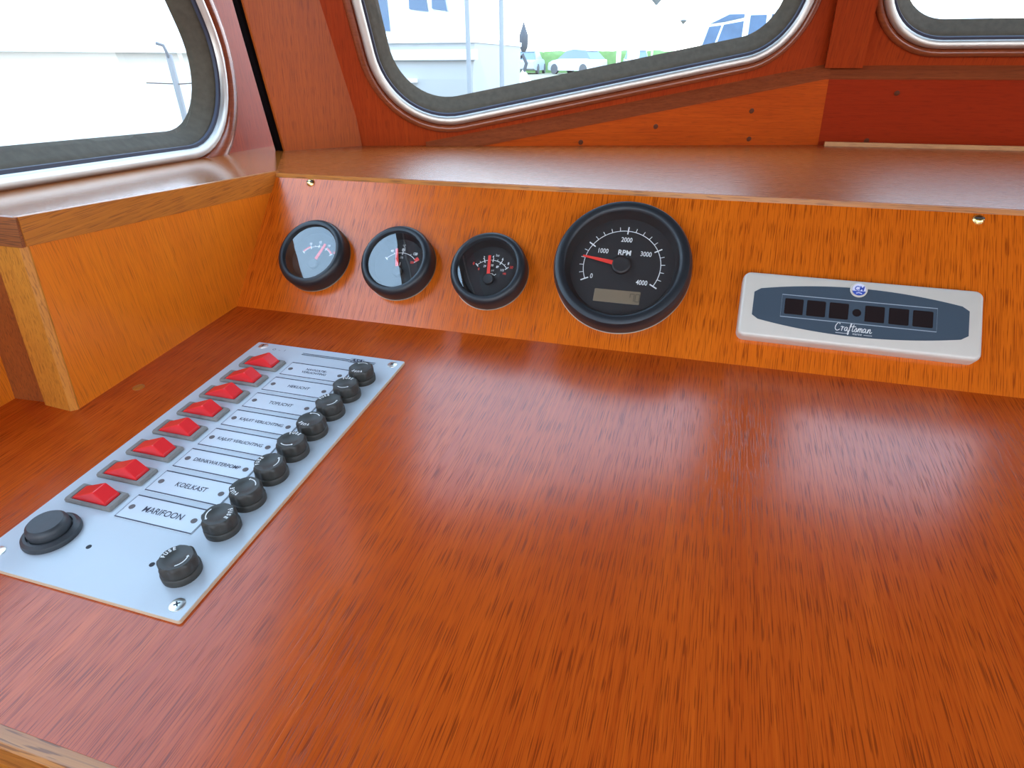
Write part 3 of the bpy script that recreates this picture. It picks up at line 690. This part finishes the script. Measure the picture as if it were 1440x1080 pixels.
# white cruiser lying ahead on the port side
nb = thing('motor_cruiser', Matrix.Translation((-2.0, 5.2, 0)) @ Matrix.Rotation(R(6), 4, 'Z'), 'white motor cruiser with blue windows moored beside the thin poles', 'boat')
MB().loft([[(-7, 0, -.3), (-7, -.02, .98), (-7, 0, 1.28), (-7, 2.2, 1.28), (-7, 2.1, -.3)], [(.28, 0, -.3), (.30, -.02, .98), (.32, 0, 1.28), (.32, 2.2, 1.28), (.30, 2.1, -.3)]]).build('hull', 'gelcoat_grey', nb, smooth=0)
MB().box(-7, .34, -.05, .02, 1.13, 1.21).build('rubbing_strake', 'gelcoat', nb, smooth=0)
MB().box(-7, .33, -.03, 2.2, 1.26, 1.30).build('toe_rail', 'gelcoat', nb, smooth=0)
MB().loft([[(-6.8, .25, 1.30), (-6.8, .40, 2.3), (-6.8, 1.9, 2.3), (-6.8, 2.0, 1.30)], [(.05, .25, 1.30), (-.2, .40, 2.3), (-.2, 1.9, 2.3), (.05, 2.0, 1.30)]]).build('cabin', 'gelcoat', nb, smooth=0)
for k, (x0, x1, z0, z1) in enumerate(((-.12, .02, 1.53, 1.66), (-.33, -.16, 1.53, 1.68), (-.75, -.52, 1.38, 1.72), (-1.9, -.9, 1.40, 1.72))):
    MB().prism([(x0, z0 - 1.3), (x1, z0 - 1.32), (x1 - .03, z1 - 1.3), (x0, z1 - 1.32)], -.03, .03).build('cabin_window', 'boat_window', nb, smooth=0).matrix_local = frame((0, .25, 1.3), (1, 0, 0), (0, .148, .989), (0, -.989, .148))
MB().box(-.36, -.20, -.05, .02, .955, .985).build('vent', 'gelcoat', nb, smooth=0)
# boat with the blue-windowed wheelhouse ahead
bb = thing('wheelhouse_boat', Matrix.Translation((-.2, 12.0, 0)), 'white boat ahead with large blue wheelhouse windows', 'boat')
MB().loft([[(-.6, .3, -.2), (-.7, 0, 1.0), (-.6, 3.5, 1.0), (-.6, 3.2, -.2)], [(6, .3, -.2), (6, 0, 1.0), (6, 3.5, 1.0), (6, 3.2, -.2)]]).build('hull', 'gelcoat', bb, smooth=0)
MB().loft([[(.02, .3, 1.0), (.30, .55, 1.86), (.30, 2.9, 1.86), (.02, 2.9, 1.0)], [(4.5, .3, 1.0), (4.5, .55, 1.86), (4.5, 2.9, 1.86), (4.5, 2.9, 1.0)]]).build('wheelhouse', 'gelcoat', bb, smooth=0)
fb_ = frame((0, .40, 1.34), (1, 0, 0), (0, .279, .960), (0, -.960, .279))
for poly in ([(.16, -.02), (.36, 0), (.44, .30), (.24, .28)], [(.40, 0), (.80, .04), (.80, .36), (.48, .31)], [(.26, .33), (.50, .36), (.80, .42), (.80, .47), (.55, .47)], [(.90, .05), (1.16, .07), (1.16, .45), (.90, .45)], [(1.24, .08), (1.8, .1), (1.8, .46), (1.24, .46)]):
    MB().prism(poly, -.02, .02).build('window_pane', 'blue_window', bb, smooth=0).matrix_local = fb_
# neighbour alongside: tall pale topsides, guard wire and stanchion
al_ = thing('neighbour_boat', Matrix.Translation((-1.75, 0.2, 0)), 'tall pale boat lying close alongside the port window', 'boat')
MB().loft([[(0, -5, -.3), (.15, -5, 1.2), (-.35, -5, 2.55), (-2.4, -5, 2.55), (-2.4, -5, -.3)], [(0, 2.6, -.3), (.15, 2.6, 1.2), (-.35, 2.6, 2.55), (-2.4, 2.6, 2.55), (-2.4, 2.6, -.3)]]).build('topsides', 'gelcoat_pale', al_, smooth=0)
MB().box(.10, .20, -5, 2.6, 1.16, 1.22).build('toe_rail', 'gelcoat', al_, smooth=0)
struct(MB().box(-1.56, -.72, -4, 3.0, .15, .45).build('pontoon', 'gravel', frame=W0))
st = thing('guard_rail', Matrix.Translation((-1.12, 1.2, .45)), 'thin pale guard rail stanchion with brown line outside the port window', 'railing')
MB().tube([(0.012, 0, 0), (-.012, 0, .70)], .0085, 10).build('stanchion', 'pale_steel', st)
MB().tube([(-.012, 0, .68), (-.008, -.01, .705), (-.014, -.01, .722), (-.028, -.02, .728)], .004, 8).build('hook', 'post_grey', st)
MB().tube([(-.105, -.01, .628), (0, 0, .625), (.06, .01, .628)], .0018, 6).build('line', 'rope_brown', st)
